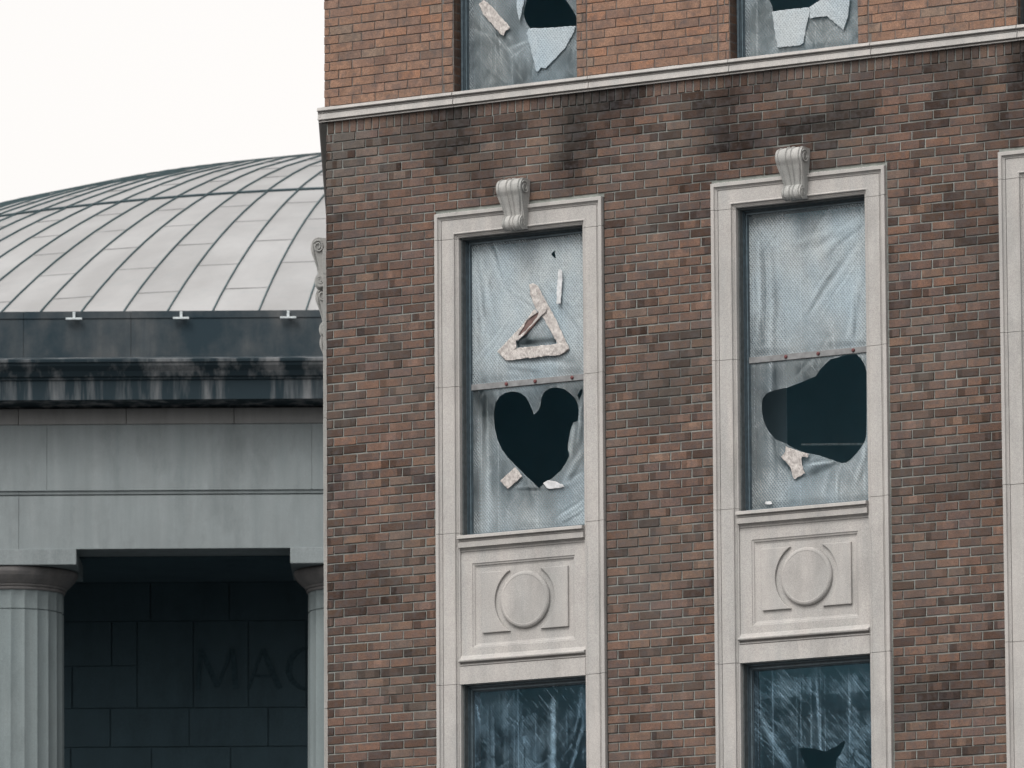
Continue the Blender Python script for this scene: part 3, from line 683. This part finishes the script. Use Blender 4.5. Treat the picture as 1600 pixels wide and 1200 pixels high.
# upper row
t1 = win('upper window with a pale triangular flap of plastic hanging from its hole', 0, -.513, .561, 2.266, 4.55)
sheet('plastic_sheet', t1, [(-.465, 2.283), (.515, 2.283), (.515, 3.4), (-.465, 3.4)], [T1HOLE], YS, op_T, 81, PLAS)
tape('sheet_flap', t1, T1FLAP, YS-.016, FLAP, 82, th=.001); tape('sheet_flap', t1, T1FLAP2, YS-.016, FLAP, 83, th=.001); tape('tape_strip', t1, T1TAPE, YS-.018, seed=10)
t2 = win('upper window with two broad pale flaps of torn plastic side by side', SP, -.513, .561, 2.266, 4.55)
sheet('plastic_sheet', t2, [(SP-.465, 2.283), (SP+.515, 2.283), (SP+.515, 3.4), (SP-.465, 3.4)], [T2HOLE], YS, op_T, 91, PLAS)
tape('sheet_flap', t2, T2FA, YS-.016, FLAP, 92, th=.001); tape('sheet_flap', t2, T2FB, YS-.016, FLAP, 93, th=.001)
win('upper window at the right edge of the photo', 2*SP, -.513, .561, 2.266, 4.55)

# ---- rooms behind the windows
b = MB(); pts = [(-1.30, .31), (-4.9, 6.2), (7.0, 6.2), (7.0, .31)]
for z0, z1 in ((-5.4, -1.85), (-1.6, 1.75), (1.95, 4.8)):
    lo = [b.vert((x, y, z0+V0)) for x, y in pts]; hi = [b.vert((x, y, z1+V0)) for x, y in pts]
    b.face(lo); b.face(hi[::-1])
    for i in range(2 if z0 > -5 else 4): b.face((lo[i], lo[(i+1) % 4], hi[(i+1) % 4], hi[i])) if i < 3 else None  # upper rooms left open on the unseen right side to let sky light in
b.box(1.50, 1.836, .9, .904, -1.55+V0, 1.70+V0, 1)
b.obj('interior', [ROOMM, ROOMB], BB)
b = MB()
a = Vector((-.012, 4.342, .058+V0)); c_ = Vector((1.2, 5.09, .058+V0)); K = 8
ax = (c_-a).normalized(); e1 = Vector((0, 0, 1)); e2 = ax.cross(e1)
ra = [b.vert(a+e1*.009*cos(2*pi*i/K)+e2*.009*sin(2*pi*i/K)) for i in range(K)]; rb = [b.vert(c_+e1*.009*cos(2*pi*i/K)+e2*.009*sin(2*pi*i/K)) for i in range(K)]
for i in range(K): b.face((ra[i], ra[(i+1) % K], rb[(i+1) % K], rb[i]))
b.face(ra); b.face(rb); b.obj('conduit_pipe', PIPE, BB)

# ---- side wall (seen edge-on past the corner)
b = MB(); P = .0684
so_open = [(.98+SP*k, .98+1.465+SP*k) for k in range(3)]
for r in range(-38, 120):
    v1 = 2.049-r*P; v0 = v1-P+.0105; up_ = v0 > 2.2
    if 2.03 < v1 < 2.30: continue
    x = .0; e = (.15, .063)[r % 2]
    segs = []
    while x < 9: segs.append((x, e-.0105)); x = e; e += .2045
    for a, q in clip(segs, so_open if (v0 < 1.343 and v1 > -9) else [], .008):
        brick_box(b, max(a, .004), q, v0, v1, 0, .03, bcol(a, v0, up_, False), X=lambda p: side((p[0], -p[1], p[2])))
b.box(.02, 9, .008, .2, 0, TOP+V0, 1, X=lambda p: side((p[0], -p[1], p[2])))
b.obj('side_brick_wall', [BRICK, MORT], BB, tint=True)
for k in range(3):
    X = lambda p, k=k: side((p[0]+.98+.68+SP*k, -p[1]+.040, p[2]))
    X2 = lambda p, k=k: side((p[0]+.98+.68+SP*k, max(-.02, -p[1])*.80+.036, p[2]))
    b = MB(); surround_mesh(b, -.68, .785, 1.343, -9.0, X=X)
    b.quad([X((-.5, .12, -9+V0)), X((.6, .12, -9+V0)), X((.6, .12, 1.15+V0)), X((-.5, .12, 1.15+V0))])
    ws = b.obj('side_window_surround', LIMEG, BB)
    b = MB(); scroll_mesh(b, .052, X=X2); b.obj('keystone', LIMEG, ws)
b = MB(); b.v = []; t_ = [( -1.66, .06), (-1.66-.5337*9, .06+.8457*9), (UEND+3, 9), (UEND, .3), (UEND, .06)]
lo = [b.vert((x+.02, y+.02, TOP+V0)) for x, y in t_]; hi = [b.vert((x+.02, y+.02, TOP+.1+V0)) for x, y in t_]
b.face(lo); b.face(hi)
for i in range(5): b.face((lo[i], lo[(i+1) % 5], hi[(i+1) % 5], hi[i]))
b.obj('roof_slab', LIMEG, BB)

# ================================================================== DOMED BUILDING
ZC = CAMZ
DB = empty('domed_building', (-3.6, 88.0, 0), 0, 'grey stone classical building with a ribbed metal dome and fluted columns', 'building')
OX, OY = -3.6, 88.0
def wp(x, y, z): return (x-OX, y-OY, z+ZC)
def wbox(b, x0, x1, y0, y1, z0, z1, mi=0): b.box(x0-OX, x1-OX, y0-OY, y1-OY, z0+ZC, z1+ZC, mi)
XL, XR = -13.0, 9.0
# dome shell: seams every 2.39 degrees
DX, DY, DZ, RH, RK = -.4528, 105.0, 5.22817, 18.327, .7128
DT, T0 = .04171, -.4356
def dp(th, ph, dr=0.):
    R_ = RH+dr; return wp(DX+R_*sin(ph)*sin(th), DY-R_*sin(ph)*cos(th), DZ+(RH*RK+dr)*cos(ph))
PH = [.0+.02, .08, .16, .24, .32, .40, .44, .48, .5015] ; PH2 = [.5025, .53, .56, .59, .62, .65, .68, .71, .74, .78, .82, .86]
NS = 150; dth = 2*pi/NS
b = MB()
for s_ in range(NS):
    th = T0+s_*DT if False else T0+s_*dth
    tt = random.uniform(.95, 1.04); sub = 3
    for Ps, dr in ((PH, .008), (PH2, 0)):
        for a, c_ in zip(Ps[:-1], Ps[1:]):
            for q in range(sub):
                ta, tb = th+dth*q/sub, th+dth*(q+1)/sub
                b.quad([dp(ta, a, dr), dp(tb, a, dr), dp(tb, c_, dr), dp(ta, c_, dr)], 0, (tt, tt, tt))
dome = b.obj('dome', ROOF, DB, smooth=True, tint=True)
b = MB()
for s_ in range(NS):
    th = T0+s_*dth
    for Ps, dr in ((PH, .008), (PH2, 0)):
        for a, c_ in zip(Ps[:-1], Ps[1:]):
            w0, w1_ = .008/(RH*sin(a)+.01), .008/(RH*sin(c_)); h = .020
            L = [dp(th-w0, a, dr-.01), dp(th-w0*.7, a, dr+h), dp(th+w0*.7, a, dr+h), dp(th+w0, a, dr-.01)]
            L2 = [dp(th-w1_, c_, dr-.01), dp(th-w1_*.7, c_, dr+h), dp(th+w1_*.7, c_, dr+h), dp(th+w1_, c_, dr-.01)]
            i = [b.vert(p) for p in L+L2]
            for q in range(3): b.face((i[q], i[q+1], i[q+5], i[q+4]))
b.obj('standing_seams', SEAM, dome)
b = MB()
for s_ in range(NS):
    th = T0+s_*dth
    k0 = .7238 if s_ % 2 else .678
    for ph in [k0+.0915*j for j in range(-7, 3)]:
        if ph < .1 or abs(ph-.5) < .03: continue
        dr = .008 if ph < .5 else 0
        ph += random.uniform(-.0015, .0015)
        for q in range(3):
            ta, tb = th+dth*q/3, th+dth*(q+1)/3; d = .0005
            b.quad([dp(ta, ph, dr-.002), dp(tb, ph, dr-.002), dp(tb, ph, dr+.006), dp(ta, ph, dr+.006)]); b.quad([dp(ta, ph, dr+.006), dp(tb, ph, dr+.006), dp(tb, ph-d, dr+.006), dp(ta, ph-d, dr+.006)])
            b.quad([dp(ta, ph+d*.9, dr+.001), dp(tb, ph+d*.9, dr+.001), dp(tb, ph, dr+.006), dp(ta, ph, dr+.006)])
b.obj('lap_joints', SEAML, dome)
b = MB()
K = 300
for i in range(K):
    ta, tb = 2*pi*i/K, 2*pi*(i+1)/K
    R4 = [(.4995, .0), (.4995, .022), (.5022, .022), (.5022, -.01)]
    for (p0, d0), (p1, d1) in zip(R4[:-1], R4[1:]): b.quad([dp(ta, p0, d0), dp(tb, p0, d0), dp(tb, p1, d1), dp(ta, p1, d1)])
b.obj('dome_ring', plain('dark_lead', (.035, .06, .07), .6), dome)

# parapet, cornice, frieze, architrave (heights relative to the camera)
def hsweep(name, prof, mat, joints=None, parent=DB, gap=.006):
    """prof: (z, y) bottom to top; optional vertical joints cut through"""
    b = MB(); xs = [XL]+(sorted(joints) if joints else [])+[XR]
    for i, (x0, x1) in enumerate(zip(xs[:-1], xs[1:])):
        a0, a1 = x0+(gap/2 if i else 0), x1-(gap/2 if i < len(xs)-2 else 0)
        A = [b.vert(wp(a0, y, z)) for z, y in prof]; B = [b.vert(wp(a1, y, z)) for z, y in prof]
        for j in range(len(prof)-1): b.face((A[j], B[j], B[j+1], A[j+1]))
        b.face(A); b.face(B[::-1])
    return b.obj(name, mat, parent)
pj = lambda xs, Y=88.2: [(x-800)/13333*Y*1.012+.02 for x in xs]
par = hsweep('parapet', [(13.1, 89.2), (13.1, 88.2), (13.906, 88.2), (13.915, 88.19), (13.988, 88.19), (13.992, 89.2)], BLACKCRUST, [-5.107, -3.983, -8.0, -1.9, -6.6, .4], gap=.004)
for x in (-4.576, -3.456, -2.336, -5.70):
    b = MB(); wbox(b, x-.014, x+.014, 88.13, 88.16, 13.905, 13.975); wbox(b, x-.085, x+.085, 88.125, 88.165, 13.892, 13.913); wbox(b, x-.014, x+.014, 88.13, 88.19, 13.955, 13.975)
    b.obj('cleat', plain('galvanised_steel', (.42, .47, .49), .5), par, bevel=.003)
ck = hsweep('cornice', [(12.90, 88.6), (12.945, 88.02), (12.955, 87.98), (12.963, 87.66), (12.975, 87.62), (12.962, 87.60), (12.963, 87.585), (13.165, 87.58), (13.17, 87.56), (13.185, 87.555), (13.20, 87.53), (13.25, 87.50), (13.30, 87.45), (13.325, 87.44), (13.335, 87.42), (13.362, 87.415), (13.372, 87.44), (13.50, 88.19)], STAINED, gap=.008)
hsweep('taenia', [(12.74, 88.4), (12.764, 88.02), (12.768, 88.0), (12.93, 88.0), (12.95, 88.4)], TAEN, [-5.147, -4.023, -2.899, -1.78, -6.27], gap=.007)
fz = hsweep('frieze', [(12.072, 88.4), (12.072, 88.03), (12.072, 88.012), (12.75, 88.012), (12.766, 88.02), (12.766, 88.4)], TEMPLE, [-4.85, -2.09, -7.6], gap=.003)
b = MB()
hsweep('architrave', [(11.457, 88.63), (11.457, 88.0), (12.014, 88.0), (12.016, 88.035), (12.030, 88.035), (12.031, 88.008), (12.046, 88.004), (12.048, 88.035), (12.070, 88.035), (12.071, 88.6)], TEMPLE, [-5.14, -8.2, 1.0], gap=.004)
# porch ceiling, recessed block wall with its cut inscription
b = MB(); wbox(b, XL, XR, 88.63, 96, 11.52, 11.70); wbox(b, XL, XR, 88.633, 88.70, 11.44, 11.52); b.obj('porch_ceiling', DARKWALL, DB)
b = MB(); z = lambda yy: 11.518-(yy-910)*.006935
bx = lambda px: -3.808+(px-250)*.00685
g_ = .0065
def blk(x0, x1, y0, y1, d=0.):
    e = random.uniform(0, .006); b.box(bx(x0)+g_-OX, bx(x1)-g_-OX, 91.3+e-OY, 91.7-OY, z(y1)+g_*.8+ZC, z(y0)-g_*.8+ZC)
rows = [(845, 910, [0-900, -60, 120, 300, 480, 700, 1500]), (910, 971, [-900, -60, 90, 235, 359, 520, 700, 1500]), (971, 1040.5, [-900, -60, 30, 174, 214]), (1040.5, 1106.5, [-900, -60, 112, 214]), (971, 1106.5, [214, 302.5, 389, 480, 570, 660, 900, 1500]),
        (1106.5, 1167, [-900, -120, 40, 172, 296, 420, 545, 700, 1500]), (1167, 1228, [-900, -140, 110, 236.5, 361, 486, 700, 1500])]
for k in range(20): rows.append((1228+61*k, 1289+61*k, [-900]+[(-130+62*(k % 2))+124*j for j in range(9)]+[1500]))
for y0, y1, xs in rows:
    for x0, x1 in zip(xs[:-1], xs[1:]): blk(x0, x1, y0, y1)
wbox(b, XL, XR, 91.325, 91.8, -1.6, 11.9)
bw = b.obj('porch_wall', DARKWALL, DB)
def stroke(b, x0, z0, x1, z1, w_):
    d = Vector((x1-x0, z1-z0)); n_ = Vector((-d.y, d.x)).normalized()*w_/2
    P = [(x0+n_.x, z0+n_.y), (x1+n_.x, z1+n_.y), (x1-n_.x, z1-n_.y), (x0-n_.x, z0-n_.y)]
    e_ = random.uniform(0, .004)
    A = [b.vert(wp(x, 91.302, q)) for x, q in P]; B = [b.vert(wp(x, 91.294-e_, q)) for x, q in P]
    b.face(B); b.face(A)
    for i in range(4): b.face((A[i], A[(i+1) % 4], B[(i+1) % 4], B[i]))
b = MB(); zt, zb = 10.79, 10.357
stroke(b, -3.37, zt, -3.40, zb, .035); stroke(b, -3.37, zt, -3.19, zb+.03, .06); stroke(b, -3.19, zb+.03, -3.03, zt, .03); stroke(b, -3.03, zt, -2.99, zb, .06)
stroke(b, -2.70, zt, -2.86, zb, .03); stroke(b, -2.70, zt, -2.52, zb, .06); stroke(b, -2.80, zb+.14, -2.59, zb+.14, .025)
for i in range(15):
    a0, a1 = radians(48+264*i/15), radians(48+264*(i+1)/15); wd = .03+.032*abs(cos((a0+a1)/2))
    stroke(b, -2.20+.225*cos(a0), 10.573+.225*sin(a0), -2.20+.225*cos(a1), 10.573+.225*sin(a1), wd)
b.obj('inscription', LETTER, bw)['label'] = 'large cut capitals reading MAC on the dark porch wall'
# columns
def column():
    b = MB(); NF = 24; K = NF*6; yc = 88.67
    zs = [-CAMZ+.3, 3, 6, 8, 9.2, 10.0, 10.5, 10.846, 10.851, 10.857, 10.862, 11.0, 11.045, 11.06, 11.07]
    ids = []
    for z_ in zs:
        t = (z_+CAMZ)/12.8; R_ = .585-.030*max(0, t-.35)/.65*1.3
        if 10.85 < z_ < 10.858: R_ -= .012
        row = []
        for i in range(K):
            a = 2*pi*i/K+radians(3); f = (i % 6)/6; fl = .015*sin(pi*f)**.8 if z_ < 11.05 else 0
            if z_ == 11.045: fl *= .6
            r = R_-fl; row.append(b.vert((r*cos(a), r*sin(a), z_+ZC)))
        ids.append(row)
    for r in range(len(ids)-1):
        for i in range(K): b.face((ids[r][i], ids[r][(i+1) % K], ids[r+1][(i+1) % K], ids[r+1][i]))
    sh = b.obj('shaft', COLST)
    b = MB(); K = 72
    prof = [(11.055, .548), (11.062, .562), (11.078, .566), (11.088, .560), (11.094, .575), (11.104, .582), (11.112, .580), (11.125, .598), (11.16, .636), (11.20, .672), (11.235, .692), (11.262, .698), (11.278, .692), (11.284, .68), (11.290, .60)]
    ids = [[b.vert((r*cos(2*pi*i/K), r*sin(2*pi*i/K), z_+ZC)) for i in range(K)] for z_, r in prof]
    for r in range(len(ids)-1):
        for i in range(K): b.face((ids[r][i], ids[r][(i+1) % K], ids[r+1][(i+1) % K], ids[r+1][i]))
    ec = b.obj('echinus', ECHST, smooth=False)
    b = MB(); b.box(-.715, .715, -.715, .715, 11.289+ZC, 11.455+ZC); ab = b.obj('abacus', TEMPLE, bevel=.006)
    b = MB(); b.box(-.8, .8, -.8, .8, 0, .32); bs = b.obj('base_block', TEMPLE, bevel=.01)
    return sh, ec, ab, bs
first = column()
for k, x in enumerate((-5.254, -1.600)):
    sh, ec, ab, bs = first if k == 0 else [o.copy() for o in first]
    if k: [COL.objects.link(o) for o in (sh, ec, ab, bs)]
    sh.name = 'column'; sh.parent = DB; sh.location = (x-OX, 88.67-OY, 0)
    sh['label'] = ('fluted column at the left edge of the photo', 'fluted column beside the brick building corner')[k]
    for o in (ec, ab, bs): o.parent = sh
# body of the building behind the porch
b = MB(); wbox(b, XL, -12.5, 91.3, 115, -CAMZ, 13.4); wbox(b, 8.5, XR, 91.3, 115, -CAMZ, 13.4); wbox(b, XL, XR, 88.4, 88.9, 12.0, 13.4); b.obj('body_wall', TEMPLE, DB)
b = MB(); wbox(b, XL, XR, 89.2, 118, 13.2, 13.4); b.obj('flat_roof', BLACKCRUST, DB)
b = MB(); wbox(b, XL, XR, 86.5, 92, -CAMZ, -CAMZ+.01+.0); b.obj('porch_floor', TEMPLE, DB)
